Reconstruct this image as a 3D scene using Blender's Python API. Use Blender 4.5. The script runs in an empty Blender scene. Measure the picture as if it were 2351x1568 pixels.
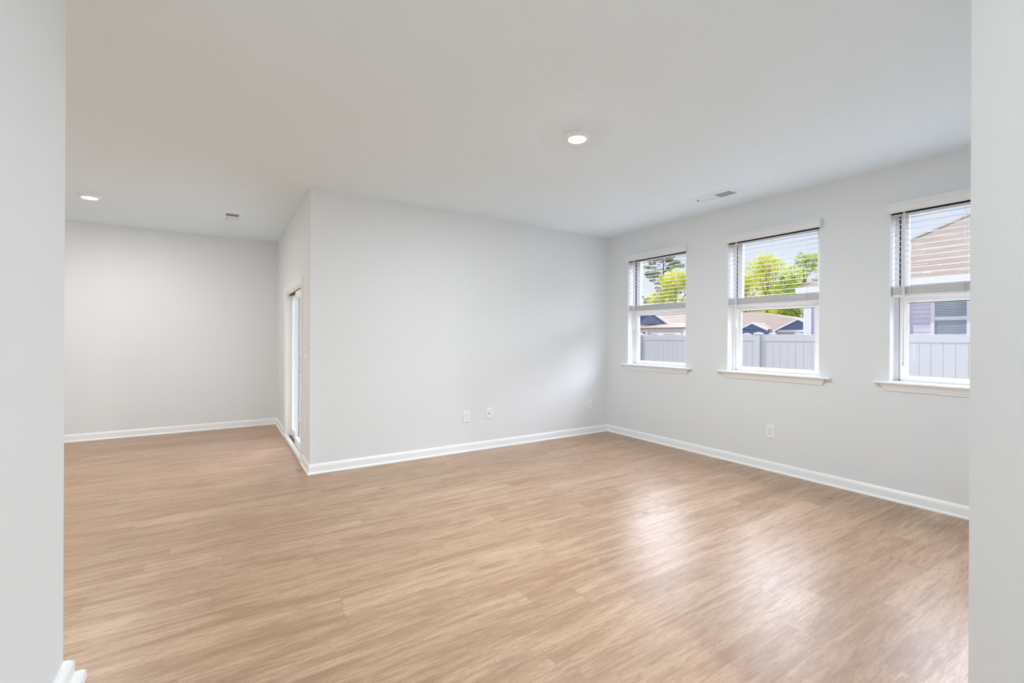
import bpy, math, random
import numpy as np
from mathutils import Matrix, Vector

C = bpy.context.scene.collection
S = bpy.context.scene
PI = math.pi

# ------------------------------------------------------------------ camera
CAM_H = 1.3226
yaw, pitch, roll = 1.0007, -0.0003, 0.0046
Fv = Vector((math.cos(yaw), math.sin(yaw), 0)); Rv = Vector((math.sin(yaw), -math.cos(yaw), 0)); Uv = Vector((0, 0, 1))
F2 = Fv * math.cos(pitch) + Uv * math.sin(pitch); U2 = Uv * math.cos(pitch) - Fv * math.sin(pitch)
R3 = Rv * math.cos(roll) + U2 * math.sin(roll); U3 = U2 * math.cos(roll) - Rv * math.sin(roll)
cam = bpy.data.cameras.new('camera')
cam.sensor_width = 36.0; cam.lens = 1043.98 / 2351 * 36; cam.shift_y = -9.09 / 2351
cam.clip_start = 0.05; cam.clip_end = 500
co = bpy.data.objects.new('camera', cam); C.objects.link(co)
m = Matrix((R3, U3, -F2)).transposed().to_4x4(); m.translation = (0, 0, CAM_H)
co.matrix_world = m
S.camera = co

# ------------------------------------------------------------------ world, sun, exposure
S.view_settings.view_transform = 'Standard'; S.view_settings.look = 'None'
S.view_settings.gamma = 1; S.view_settings.exposure = 0.0; S.view_settings.use_curve_mapping = False
SUN_E = 4.6          # sun irradiance
SKY_HIGH = 16.0       # radiance of an unseen sky bank, added to light the room and floor
BANK_LOW = 1.0        # its fraction away from the +Y side
LAMP = 1400.0         # emission of the ceiling lamp lenses

w = bpy.data.worlds.new('sky'); S.world = w; w.use_nodes = True
nt = w.node_tree; nt.nodes.clear()
def wn(t, **k):
    n = nt.nodes.new(t)
    for a, b in k.items(): setattr(n, a, b)
    return n
tc = wn('ShaderNodeTexCoord'); sep = wn('ShaderNodeSeparateXYZ'); nt.links.new(tc.outputs['Generated'], sep.inputs[0])
ramp = wn('ShaderNodeValToRGB'); nt.links.new(sep.outputs['Z'], ramp.inputs[0])
e = ramp.color_ramp.elements
e[0].position = 0.0; e[0].color = (0.90, 0.95, 1.02, 1)
e[1].position = 0.22; e[1].color = (0.78, 0.87, 1.03, 1)
x = e.new(0.10); x.color = (0.83, 0.91, 1.03, 1)
x = e.new(0.6); x.color = (0.45, 0.62, 0.95, 1)
mapn = wn('ShaderNodeMapping'); mapn.inputs['Scale'].default_value = (3.0, 3.0, 9.0); nt.links.new(tc.outputs['Generated'], mapn.inputs[0])
noi = wn('ShaderNodeTexNoise'); noi.inputs['Scale'].default_value = 1.6; noi.inputs['Detail'].default_value = 6; nt.links.new(mapn.outputs[0], noi.inputs['Vector'])
cr = wn('ShaderNodeValToRGB'); cr.color_ramp.elements[0].position = 0.50; cr.color_ramp.elements[1].position = 0.68; nt.links.new(noi.outputs['Fac'], cr.inputs[0])
mixc = wn('ShaderNodeMix', data_type='RGBA'); nt.links.new(cr.outputs['Color'], mixc.inputs['Factor']); nt.links.new(ramp.outputs['Color'], mixc.inputs['A']); mixc.inputs['B'].default_value = (0.97, 0.98, 1.0, 1)
# bright sky bank added above the view to light the room (+X), growing towards the zenith
bank = wn('ShaderNodeValToRGB'); nt.links.new(sep.outputs['Z'], bank.inputs[0]); bank.color_ramp.interpolation = 'EASE'
be = bank.color_ramp.elements
be[0].position = 0.20; be[0].color = (0, 0, 0, 1)
be[1].position = 0.36; be[1].color = (1, 1, 1, 1)
mx = wn('ShaderNodeMapRange', interpolation_type='SMOOTHSTEP'); nt.links.new(sep.outputs['X'], mx.inputs['Value'])
mx.inputs['From Min'].default_value = -0.1; mx.inputs['From Max'].default_value = 0.5
my = wn('ShaderNodeMapRange', interpolation_type='SMOOTHSTEP'); nt.links.new(sep.outputs['Y'], my.inputs['Value'])
my.inputs['From Min'].default_value = 0.36; my.inputs['From Max'].default_value = 0.58; my.inputs['To Min'].default_value = BANK_LOW
mul0 = wn('ShaderNodeMath', operation='MULTIPLY'); nt.links.new(my.outputs[0], mul0.inputs[0]); nt.links.new(mx.outputs[0], mul0.inputs[1])
mul = wn('ShaderNodeMath', operation='MULTIPLY'); nt.links.new(bank.outputs['Color'], mul.inputs[0]); nt.links.new(mul0.outputs[0], mul.inputs[1])
mixb = wn('ShaderNodeMix', data_type='RGBA'); nt.links.new(mul.outputs[0], mixb.inputs['Factor']); nt.links.new(mixc.outputs['Result'], mixb.inputs['A']); mixb.inputs['B'].default_value = (SKY_HIGH * .92, SKY_HIGH * .955, SKY_HIGH * 1.13, 1)
bg = wn('ShaderNodeBackground'); nt.links.new(mixb.outputs['Result'], bg.inputs['Color'])
wo = wn('ShaderNodeOutputWorld'); nt.links.new(bg.outputs[0], wo.inputs['Surface'])

sl = bpy.data.lights.new('sun', 'SUN'); sl.energy = SUN_E; sl.angle = math.radians(0.8); sl.color = (1.0, 0.97, 0.93)
so = bpy.data.objects.new('sun', sl); C.objects.link(so)
so.rotation_euler = Vector((-0.32, 0.64, 0.70)).to_track_quat('Z', 'Y').to_euler()

# ------------------------------------------------------------------ materials
def lin(c):
    c /= 255.0
    return c / 12.92 if c <= 0.04045 else ((c + 0.055) / 1.055) ** 2.4
def rgb(r, g, b): return (lin(r), lin(g), lin(b), 1)

def mat(name, col, rough=0.5, bump=None, spec=0.5, metal=0.0, var=0.0, vscale=3.0):
    mt = bpy.data.materials.new(name); mt.use_nodes = True
    t = mt.node_tree; b = t.nodes['Principled BSDF']
    b.inputs['Base Color'].default_value = col; b.inputs['Roughness'].default_value = rough
    b.inputs['Specular IOR Level'].default_value = spec; b.inputs['Metallic'].default_value = metal
    tco = t.nodes.new('ShaderNodeTexCoord')
    if bump:
        n = t.nodes.new('ShaderNodeTexNoise'); n.inputs['Scale'].default_value = bump[0]; n.inputs['Detail'].default_value = 3
        bm_ = t.nodes.new('ShaderNodeBump'); bm_.inputs['Strength'].default_value = bump[1]; bm_.inputs['Distance'].default_value = bump[2]
        t.links.new(tco.outputs['Object'], n.inputs['Vector']); t.links.new(n.outputs['Fac'], bm_.inputs['Height']); t.links.new(bm_.outputs[0], b.inputs['Normal'])
    if var:
        n = t.nodes.new('ShaderNodeTexNoise'); n.inputs['Scale'].default_value = vscale; n.inputs['Detail'].default_value = 5
        mp = t.nodes.new('ShaderNodeMapRange'); mp.inputs['To Min'].default_value = 1 - var; mp.inputs['To Max'].default_value = 1 + var
        hs = t.nodes.new('ShaderNodeHueSaturation'); hs.inputs['Color'].default_value = col
        t.links.new(tco.outputs['Object'], n.inputs['Vector']); t.links.new(n.outputs['Fac'], mp.inputs['Value']); t.links.new(mp.outputs[0], hs.inputs['Value']); t.links.new(hs.outputs[0], b.inputs['Base Color'])
    return mt

M = {}
M['paint'] = mat('wall_paint', (0.775, 0.80, 0.815, 1), 0.75, (220, 0.12, 0.002), 0.25)
M['ceil'] = mat('ceiling_paint', (0.835, 0.935, 0.99, 1), 0.85, (160, 0.12, 0.002), 0.2)
M['trim'] = mat('trim_enamel', (0.90, 0.918, 0.93, 1), 0.35, (30, 0.03, 0.001), 0.5)
M['vinylwin'] = mat('window_vinyl', (0.92, 0.92, 0.92, 1), 0.3, (40, 0.02, 0.001))
M['gasket_shade'] = mat('dark_gasket_and_gap_shade', (0.012, 0.013, 0.016, 1), 0.6, (60, 0.1, 0.001))  # also colours the headrail, as the shadow gap under the valance
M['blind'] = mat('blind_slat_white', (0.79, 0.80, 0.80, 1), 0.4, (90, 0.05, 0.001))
M['slat'] = mat('blind_slat_shaded', (0.62, 0.62, 0.605, 1), 0.45, (90, 0.05, 0.001))  # open slats: the stack's white darkened to imitate backlit shade
M['cord'] = mat('blind_cord', (0.72, 0.74, 0.78, 1), 0.8, (400, 0.2, 0.001))
M['plate'] = mat('white_plastic', (0.86, 0.88, 0.895, 1), 0.35, (80, 0.02, 0.001))
M['vent'] = mat('white_register_steel', (0.85, 0.93, 0.975, 1), 0.4, (60, 0.03, 0.001))
M['slot'] = mat('dark_slot', (0.09, 0.09, 0.09, 1), 0.7, (80, 0.1, 0.001))
M['brass'] = mat('coax_metal', (0.16, 0.15, 0.13, 1), 0.4, (80, 0.1, 0.001), metal=0.8)
M['grille'] = mat('duct_interior', (0.20, 0.20, 0.20, 1), 0.7, (60, 0.2, 0.002))
M['grey'] = mat('grey_aluminium', (0.30, 0.30, 0.30, 1), 0.4, (60, 0.1, 0.001), metal=0.6)
M['bluelock'] = mat('lock_plastic', rgb(20, 60, 105), 0.4, (60, 0.1, 0.001))
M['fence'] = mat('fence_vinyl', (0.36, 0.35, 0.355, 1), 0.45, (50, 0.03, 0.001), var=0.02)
M['ground'] = mat('pale_gravel', (0.24, 0.235, 0.22, 1), 0.95, (8, 0.4, 0.02), var=0.25, vscale=2.0)
M['slab'] = mat('porch_concrete', (0.55, 0.54, 0.52, 1), 0.9, (30, 0.2, 0.004), var=0.1, vscale=6)
M['navy'] = mat('navy_siding', rgb(88, 102, 138), 0.7, (20, 0.2, 0.01), var=0.12, vscale=4)
M['beige'] = mat('beige_siding', rgb(190, 180, 176), 0.7, (20, 0.1, 0.01), var=0.05)
M['housetrim'] = mat('house_white_trim', (0.60, 0.59, 0.61, 1), 0.5, (30, 0.05, 0.002))
M['darkpane'] = mat('dark_window_pane', rgb(95, 100, 100), 0.12, (3, 0.1, 0.01))
M['bark'] = mat('bark', rgb(70, 58, 50), 0.9, (12, 0.6, 0.05), var=0.3, vscale=6)

def striped(name, col, dark, axis, period, frac, rough=0.7, zoff=0.0):
    """siding / planks / shingle courses: a dark line every period along an axis"""
    mt = bpy.data.materials.new(name); mt.use_nodes = True
    t = mt.node_tree; b = t.nodes['Principled BSDF']; b.inputs['Roughness'].default_value = rough
    tco = t.nodes.new('ShaderNodeTexCoord'); sp = t.nodes.new('ShaderNodeSeparateXYZ'); t.links.new(tco.outputs['Object'], sp.inputs[0])
    d = t.nodes.new('ShaderNodeMath'); d.operation = 'DIVIDE'; d.inputs[1].default_value = period; t.links.new(sp.outputs[axis], d.inputs[0])
    f = t.nodes.new('ShaderNodeMath'); f.operation = 'FRACT'; t.links.new(d.outputs[0], f.inputs[0])
    l = t.nodes.new('ShaderNodeMath'); l.operation = 'LESS_THAN'; l.inputs[1].default_value = frac; t.links.new(f.outputs[0], l.inputs[0])
    n = t.nodes.new('ShaderNodeTexNoise'); n.inputs['Scale'].default_value = 6; n.inputs['Detail'].default_value = 6; t.links.new(tco.outputs['Object'], n.inputs['Vector'])
    hs = t.nodes.new('ShaderNodeHueSaturation'); hs.inputs['Color'].default_value = col
    mp = t.nodes.new('ShaderNodeMapRange'); mp.inputs['To Min'].default_value = 0.9; mp.inputs['To Max'].default_value = 1.1; t.links.new(n.outputs['Fac'], mp.inputs['Value']); t.links.new(mp.outputs[0], hs.inputs['Value'])
    mi = t.nodes.new('ShaderNodeMix'); mi.data_type = 'RGBA'; mi.inputs['B'].default_value = dark
    t.links.new(l.outputs[0], mi.inputs['Factor']); t.links.new(hs.outputs[0], mi.inputs['A']); t.links.new(mi.outputs['Result'], b.inputs['Base Color'])
    return mt
M['lap'] = striped('lavender_lap_siding', rgb(190, 184, 197), rgb(148, 138, 143), 'Z', 0.115, 0.10)

def shingle(name, col, col2, mortar, course, width):
    mt = bpy.data.materials.new(name); mt.use_nodes = True
    t = mt.node_tree; b = t.nodes['Principled BSDF']; b.inputs['Roughness'].default_value = 0.9; b.inputs['Specular IOR Level'].default_value = 0.15
    tco = t.nodes.new('ShaderNodeTexCoord'); sp = t.nodes.new('ShaderNodeSeparateXYZ'); t.links.new(tco.outputs['Object'], sp.inputs[0])
    ad = t.nodes.new('ShaderNodeMath'); ad.operation = 'ADD'; t.links.new(sp.outputs['Y'], ad.inputs[0]); t.links.new(sp.outputs['X'], ad.inputs[1])
    cb = t.nodes.new('ShaderNodeCombineXYZ'); t.links.new(ad.outputs[0], cb.inputs['X']); t.links.new(sp.outputs['Z'], cb.inputs['Y'])
    br = t.nodes.new('ShaderNodeTexBrick'); br.inputs['Scale'].default_value = 1.0; br.inputs['Brick Width'].default_value = width; br.inputs['Row Height'].default_value = course
    br.inputs['Mortar Size'].default_value = course * 0.09; br.inputs['Color1'].default_value = col; br.inputs['Color2'].default_value = col2; br.inputs['Mortar'].default_value = mortar
    t.links.new(cb.outputs[0], br.inputs['Vector']); t.links.new(br.outputs['Color'], b.inputs['Base Color'])
    return mt
M['roof'] = shingle('tan_shingles', rgb(123, 112, 100), rgb(114, 101, 91), rgb(87, 75, 67), 0.075, 0.55)
M['rooffar'] = shingle('tan_shingles_far', rgb(115, 102, 92), rgb(108, 95, 85), rgb(97, 84, 75), 0.15, 1.6)

def leafmat(name, c1, c2):
    mt = bpy.data.materials.new(name); mt.use_nodes = True
    t = mt.node_tree; t.nodes.clear()
    tco = t.nodes.new('ShaderNodeTexCoord'); n = t.nodes.new('ShaderNodeTexNoise'); n.inputs['Scale'].default_value = 0.9; n.inputs['Detail'].default_value = 4
    t.links.new(tco.outputs['Object'], n.inputs['Vector'])
    r = t.nodes.new('ShaderNodeValToRGB'); r.color_ramp.elements[0].position = 0.38; r.color_ramp.elements[0].color = c1; r.color_ramp.elements[1].position = 0.62; r.color_ramp.elements[1].color = c2
    t.links.new(n.outputs['Fac'], r.inputs[0])
    d = t.nodes.new('ShaderNodeBsdfDiffuse'); tr = t.nodes.new('ShaderNodeBsdfTranslucent'); mx_ = t.nodes.new('ShaderNodeMixShader'); mx_.inputs[0].default_value = 0.4
    o = t.nodes.new('ShaderNodeOutputMaterial')
    t.links.new(r.outputs[0], d.inputs['Color']); t.links.new(r.outputs[0], tr.inputs['Color']); t.links.new(d.outputs[0], mx_.inputs[1]); t.links.new(tr.outputs[0], mx_.inputs[2]); t.links.new(mx_.outputs[0], o.inputs['Surface'])
    return mt
M['leaf_yellow'] = leafmat('spring_leaves', rgb(136, 142, 28), rgb(186, 182, 62))
M['leaf_green'] = leafmat('green_leaves', rgb(84, 112, 30), rgb(160, 170, 58))
M['leaf_dark'] = leafmat('dense_green_leaves', rgb(80, 104, 40), rgb(160, 168, 62))
M['needle'] = leafmat('pine_needles', rgb(66, 78, 50), rgb(110, 110, 62))

def glassmat():
    mt = bpy.data.materials.new('clear_glass'); mt.use_nodes = True
    t = mt.node_tree; t.nodes.clear()
    lw = t.nodes.new('ShaderNodeLayerWeight'); lw.inputs['Blend'].default_value = 0.5      # Schlick reflectance, same from both sides
    pw = t.nodes.new('ShaderNodeMath'); pw.operation = 'POWER'; pw.inputs[1].default_value = 5.0; t.links.new(lw.outputs['Facing'], pw.inputs[0])
    f = t.nodes.new('ShaderNodeMath'); f.operation = 'MULTIPLY_ADD'; f.inputs[1].default_value = 0.96; f.inputs[2].default_value = 0.035; t.links.new(pw.outputs[0], f.inputs[0])
    tr = t.nodes.new('ShaderNodeBsdfTransparent'); tr.inputs['Color'].default_value = (0.97, 0.98, 0.98, 1)
    g = t.nodes.new('ShaderNodeBsdfGlossy'); g.inputs['Roughness'].default_value = 0.01
    mx_ = t.nodes.new('ShaderNodeMixShader'); o = t.nodes.new('ShaderNodeOutputMaterial')
    t.links.new(f.outputs[0], mx_.inputs[0]); t.links.new(tr.outputs[0], mx_.inputs[1]); t.links.new(g.outputs[0], mx_.inputs[2]); t.links.new(mx_.outputs[0], o.inputs['Surface'])
    return mt
M['glass'] = glassmat()

def lampmat(k, warm):
    mt = bpy.data.materials.new('lamp_lens'); mt.use_nodes = True
    t = mt.node_tree; t.nodes.clear()
    em = t.nodes.new('ShaderNodeEmission'); em.inputs['Color'].default_value = (1.0, 0.965, 0.915, 1) if warm else (0.91, 0.99, 1.03, 1); em.inputs['Strength'].default_value = LAMP * k
    o = t.nodes.new('ShaderNodeOutputMaterial'); t.links.new(em.outputs[0], o.inputs['Surface'])
    return mt

def floormat():
    mt = bpy.data.materials.new('vinyl_plank_floor'); mt.use_nodes = True
    t = mt.node_tree; b = t.nodes['Principled BSDF']
    N = t.nodes.new; L = t.links.new
    def math_(op, a, bb=None, c=None):
        n = N('ShaderNodeMath'); n.operation = op
        for i, v in enumerate((a, bb, c)):
            if v is None: continue
            if isinstance(v, (int, float)): n.inputs[i].default_value = v
            else: L(v, n.inputs[i])
        return n.outputs[0]
    def mixcol(fac, a, bb, blend='MIX'):
        n = N('ShaderNodeMix'); n.data_type = 'RGBA'; n.blend_type = blend
        if isinstance(fac, (int, float)): n.inputs['Factor'].default_value = fac
        else: L(fac, n.inputs['Factor'])
        for k, v in (('A', a), ('B', bb)):
            if isinstance(v, tuple): n.inputs[k].default_value = v
            else: L(v, n.inputs[k])
        return n.outputs['Result']
    tco = N('ShaderNodeTexCoord'); sp = N('ShaderNodeSeparateXYZ'); L(tco.outputs['Object'], sp.inputs[0])
    X, Y = sp.outputs['X'], sp.outputs['Y']
    PW, PL = 0.155, 1.22
    yr = math_('DIVIDE', math_('ADD', Y, 20.0), PW); row = math_('FLOOR', yr); fy = math_('FRACT', yr)
    wr = N('ShaderNodeTexWhiteNoise'); wr.noise_dimensions = '1D'; L(row, wr.inputs['W'])
    u = math_('ADD', math_('DIVIDE', math_('ADD', X, 20.0), PL), wr.outputs['Value']); col = math_('FLOOR', u); fx = math_('FRACT', u)
    cid = N('ShaderNodeCombineXYZ'); L(col, cid.inputs[0]); L(row, cid.inputs[1])
    wi = N('ShaderNodeTexWhiteNoise'); wi.noise_dimensions = '3D'; L(cid.outputs[0], wi.inputs['Vector'])
    si = N('ShaderNodeSeparateColor'); L(wi.outputs['Color'], si.inputs[0])
    r1, r2, r3 = si.outputs[0], si.outputs[1], si.outputs[2]
    def grain(sx, sy, scale, detail, rough, dist=0.0):
        cb = N('ShaderNodeCombineXYZ')
        L(math_('ADD', math_('MULTIPLY', X, sx), math_('MULTIPLY', r1, 53.0)), cb.inputs[0])
        L(math_('ADD', math_('MULTIPLY', Y, sy), math_('MULTIPLY', r2, 31.0)), cb.inputs[1])
        L(math_('MULTIPLY', r3, 17.0), cb.inputs[2])
        n = N('ShaderNodeTexNoise'); n.inputs['Scale'].default_value = scale; n.inputs['Detail'].default_value = detail; n.inputs['Roughness'].default_value = rough; n.inputs['Distortion'].default_value = dist
        L(cb.outputs[0], n.inputs['Vector']); return n.outputs['Fac'], cb.outputs[0]
    g1, _ = grain(0.9, 9.0, 1.4, 4, 0.55, 1.1)       # broad cathedral bands
    g2, _ = grain(4.2, 40.0, 1.6, 6, 0.62, 0.9)      # streaks
    g3, _ = grain(40.0, 150.0, 1.2, 3, 0.6)          # fine pores
    tone = N('ShaderNodeValToRGB'); L(r3, tone.inputs[0])
    tr = tone.color_ramp; tr.elements[0].position = 0; tr.elements[0].color = rgb(184, 153, 124)
    tr.elements[1].position = 1; tr.elements[1].color = rgb(198, 169, 141)
    for p_, c_ in ((0.3, rgb(190, 160, 132)), (0.55, rgb(178, 147, 119)), (0.78, rgb(194, 162, 134))):
        k = tr.elements.new(p_); k.color = c_
    def mr_(v, a, b_, c_=0.0, d_=1.0):
        n = N('ShaderNodeMapRange'); L(v, n.inputs['Value'])
        for nm, val in zip(('From Min', 'From Max', 'To Min', 'To Max'), (a, b_, c_, d_)): n.inputs[nm].default_value = val
        return n.outputs[0]
    c = mixcol(mr_(g1, 0.60, 0.36, 0.0, 0.62), tone.outputs['Color'], rgb(147, 113, 84))
    c = mixcol(mr_(g2, 0.54, 0.36, 0.0, 0.40), c, rgb(132, 99, 73))
    c = mixcol(mr_(g2, 0.55, 0.75, 0.0, 0.18), c, rgb(210, 182, 155))
    c = mixcol(mr_(g3, 0.5, 0.3, 0.0, 0.38), c, rgb(132, 102, 80))
    # knots: sparse stretched cells
    cb = N('ShaderNodeCombineXYZ'); L(math_('ADD', math_('MULTIPLY', X, 2.8), math_('MULTIPLY', r1, 7.0)), cb.inputs[0]); L(math_('ADD', math_('MULTIPLY', Y, 6.4), math_('MULTIPLY', r2, 7.0)), cb.inputs[1])
    vo = N('ShaderNodeTexVoronoi'); vo.inputs['Scale'].default_value = 1.0; L(cb.outputs[0], vo.inputs['Vector'])
    vs = N('ShaderNodeSeparateColor'); L(vo.outputs['Color'], vs.inputs[0])
    has = math_('GREATER_THAN', vs.outputs[0], 0.86)
    kd = math_('ADD', vo.outputs['Distance'], math_('MULTIPLY', math_('SUBTRACT', g2, 0.5), 0.12))
    kn = math_('MULTIPLY', mr_(kd, 0.11, 0.04), has)
    ring = math_('MULTIPLY', math_('MULTIPLY', math_('ADD', math_('SINE', math_('MULTIPLY', kd, 75.0)), 1.0), 0.5), math_('MULTIPLY', mr_(kd, 0.34, 0.08), has))
    c = mixcol(math_('MULTIPLY', ring, 0.45), c, rgb(140, 108, 82))
    c = mixcol(math_('MULTIPLY', kn, 0.75), c, rgb(112, 84, 62))
    # seams
    sy_ = math_('MINIMUM', fy, math_('SUBTRACT', 1.0, fy)); sx_ = math_('MINIMUM', fx, math_('SUBTRACT', 1.0, fx))
    seam = math_('MAXIMUM', math_('LESS_THAN', sy_, 0.006), math_('LESS_THAN', sx_, 0.0009))
    c = mixcol(math_('MULTIPLY', seam, 0.35), c, rgb(110, 84, 64))
    L(c, b.inputs['Base Color'])
    L(mr_(g2, 0.3, 0.7, 0.39, 0.33), b.inputs['Roughness'])
    b.inputs['IOR'].default_value = 1.55; b.inputs['Specular IOR Level'].default_value = 0.5
    h = math_('ADD', math_('ADD', math_('MULTIPLY', g2, 0.6), math_('MULTIPLY', g3, 0.4)), math_('MULTIPLY', seam, -1.2))
    bp_ = N('ShaderNodeBump'); bp_.inputs['Strength'].default_value = 0.12; bp_.inputs['Distance'].default_value = 0.0012; L(h, bp_.inputs['Height']); L(bp_.outputs[0], b.inputs['Normal'])
    return mt
M['floor'] = floormat()

# ------------------------------------------------------------------ mesh helpers
class MB:
    def __init__(s): s.v = []; s.f = []; s.sm = []
    def add(s, vs, fs, smooth=False):
        o = len(s.v); s.v += [tuple(p) for p in vs]; s.f += [tuple(i + o for i in f) for f in fs]; s.sm += [smooth] * len(fs); return s
    def box(s, x0, x1, y0, y1, z0, z1, bev=0.0):
        if x0 > x1: x0, x1 = x1, x0
        if y0 > y1: y0, y1 = y1, y0
        if z0 > z1: z0, z1 = z1, z0
        if not bev:
            vs = [(x, y, z) for z in (z0, z1) for (x, y) in ((x0, y0), (x1, y0), (x1, y1), (x0, y1))]
            return s.add(vs, [(3, 2, 1, 0), (4, 5, 6, 7), (0, 1, 5, 4), (1, 2, 6, 5), (2, 3, 7, 6), (3, 0, 4, 7)])
        import bmesh
        bm = bmesh.new(); bmesh.ops.create_cube(bm, size=1)
        for q in bm.verts: q.co = Vector(((x0 + x1) / 2 + q.co.x * (x1 - x0), (y0 + y1) / 2 + q.co.y * (y1 - y0), (z0 + z1) / 2 + q.co.z * (z1 - z0)))
        bmesh.ops.bevel(bm, geom=bm.edges[:], offset=bev, segments=2, profile=0.5, affect='EDGES')
        bm.verts.index_update(); s.add([q.co[:] for q in bm.verts], [[q.index for q in f.verts] for f in bm.faces]); bm.free(); return s
    def prism(s, poly, fn, a, b):
        """extrude a 2-D polygon; fn(u, v, t) -> xyz"""
        n = len(poly); vs = [fn(u, v, a) for u, v in poly] + [fn(u, v, b) for u, v in poly]
        return s.add(vs, [tuple(range(n))[::-1], tuple(range(n, 2 * n))] + [(i, (i + 1) % n, n + (i + 1) % n, n + i) for i in range(n)])
    def lathe(s, prof, cx, cy, cz, n=40, smooth=True, axis='Z'):
        vs = []
        for r, z in prof:
            for k in range(n):
                a = 2 * PI * k / n; p = (r * math.cos(a), r * math.sin(a), z)
                if axis == 'Y': p = (p[0], -p[2], p[1])
                if axis == 'X': p = (-p[2], p[0], p[1])
                vs.append((cx + p[0], cy + p[1], cz + p[2]))
        fs = [(i * n + k, i * n + (k + 1) % n, (i + 1) * n + (k + 1) % n, (i + 1) * n + k) for i in range(len(prof) - 1) for k in range(n)]
        return s.add(vs, fs, smooth)
    def tube(s, pts, rads, n=8, smooth=True):
        vs = []; pts = [Vector(p) for p in pts]
        if isinstance(rads, (int, float)): rads = [rads] * len(pts)
        for i, p in enumerate(pts):
            d = (pts[min(i + 1, len(pts) - 1)] - pts[max(i - 1, 0)]).normalized()
            a = d.orthogonal().normalized() if abs(d.z) < 0.95 else Vector((1, 0, 0)); b = d.cross(a).normalized(); a = b.cross(d)
            vs += [tuple(p + (a * math.cos(2 * PI * k / n) + b * math.sin(2 * PI * k / n)) * rads[i]) for k in range(n)]
        fs = [(i * n + k, i * n + (k + 1) % n, (i + 1) * n + (k + 1) % n, (i + 1) * n + k) for i in range(len(pts) - 1) for k in range(n)]
        fs += [tuple(range(n))[::-1], tuple((len(pts) - 1) * n + k for k in range(n))]
        return s.add(vs, fs, smooth)
    def build(s, name, m, parent=None, fix=True):
        me = bpy.data.meshes.new(name); me.from_pydata(s.v, [], s.f); me.validate()
        if len(me.polygons) == len(s.sm): me.polygons.foreach_set('use_smooth', s.sm)
        if fix:
            import bmesh
            bm = bmesh.new(); bm.from_mesh(me); bmesh.ops.recalc_face_normals(bm, faces=bm.faces[:]); bm.to_mesh(me); bm.free()
        me.materials.append(m); o = bpy.data.objects.new(name, me); C.objects.link(o)
        if parent:
            o.parent = parent
            if parent.matrix_parent_inverse is not None:
                p, loc = parent, Vector((0, 0, 0))
                while p: loc += p.location; p = p.parent
                o.location = -loc           # meshes are written in world coordinates
        return o

def tag(o, label, cat, group=None, kind=None):
    o['label'] = label; o['category'] = cat
    if group: o['group'] = group
    if kind: o['kind'] = kind
    return o
def empty(name, loc, label, cat, group=None, kind=None):
    o = bpy.data.objects.new(name, None); C.objects.link(o); o.location = loc; o.empty_display_size = 0.1
    return tag(o, label, cat, group, kind)
def struct(o, label, cat): return tag(o, label, cat, kind='structure')

# ------------------------------------------------------------------ room shell
CZ = 2.74                       # ceiling height
X2, Y1, X3, Y4 = 4.635, 4.709, 0.723, 7.689
XO = X2 + 0.20                  # outer face of the window wall
XW, YS = -3.7, -2.3             # unseen far sides of the house
WINS = [(3.420, 4.328), (1.995, 2.895), (0.572, 1.474)]
WZ0, WZ1 = 0.965, 2.425

fl = MB().box(XW, X2, YS, Y1, -0.1, 0).box(XW, X3, Y1, Y4, -0.1, 0).build('floor', M['floor'], fix=False)
struct(fl, 'tan wood-look plank floor running through both rooms', 'floor')
ce = MB().box(XW - .2, XO, YS - .2, Y4 + .2, CZ, CZ + 0.25).build('ceiling', M['ceil'])
struct(ce, 'flat white painted ceiling over both rooms', 'ceiling')

b = MB()                        # window wall, with three openings
ys = [YS - .2, WINS[2][0], WINS[2][1], WINS[1][0], WINS[1][1], WINS[0][0], WINS[0][1], Y1 + .11]
for i in range(0, len(ys), 2): b.box(X2, XO, ys[i], ys[i + 1], -0.45, CZ)
for y0, y1 in WINS: b.box(X2, XO, y0, y1, -0.45, WZ0); b.box(X2, XO, y0, y1, WZ1, CZ)
struct(b.build('wall_right', M['paint']), 'white wall with three windows in a row', 'wall')
b = MB().box(X3, X2, Y1, Y1 + .11, -0.45, CZ)
struct(b.build('wall_back', M['paint']), 'bright white blank wall jutting out between the two rooms', 'wall')
DY0, DY1, DZ = 5.245, 6.588, 1.885    # sliding door opening
b = MB().box(X3, X3 + .15, Y1 + .11, DY0, -0.45, CZ).box(X3, X3 + .15, DY1, Y4, -0.45, CZ).box(X3, X3 + .15, DY0, DY1, DZ, CZ).box(X3, X3 + .15, DY0, DY1, -0.45, -0.02)
struct(b.build('wall_side', M['paint']), 'narrow white wall holding the sliding glass door', 'wall')
struct(MB().box(XW, X3 + .15, Y4, Y4 + .15, -0.45, CZ).build('wall_far', M['paint']), 'plain white end wall of the far dining nook', 'wall')
LX0, LX1, LY = -0.60, -0.486, 2.31
struct(MB().box(LX0, LX1, YS, LY, 0, CZ).build('wall_left', M['paint']), 'white wall end close to the camera, baseboard at its foot', 'wall')
RX, RY0, RY1 = 1.60, 0.226, 0.344
struct(MB().box(RX, X2, RY0, RY1, 0, CZ).build('wall_near', M['paint']), 'pale grey wall end cutting off the third window', 'wall')
struct(MB().box(XW - .15, X2, YS - .15, YS, -0.45, CZ).build('wall_front', M['paint']), 'white wall behind the camera', 'wall')
struct(MB().box(XW - .15, XW, YS, Y4 + .15, -0.45, CZ).build('wall_outer', M['paint']), 'white wall beyond the near wall end, out of view', 'wall')

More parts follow.
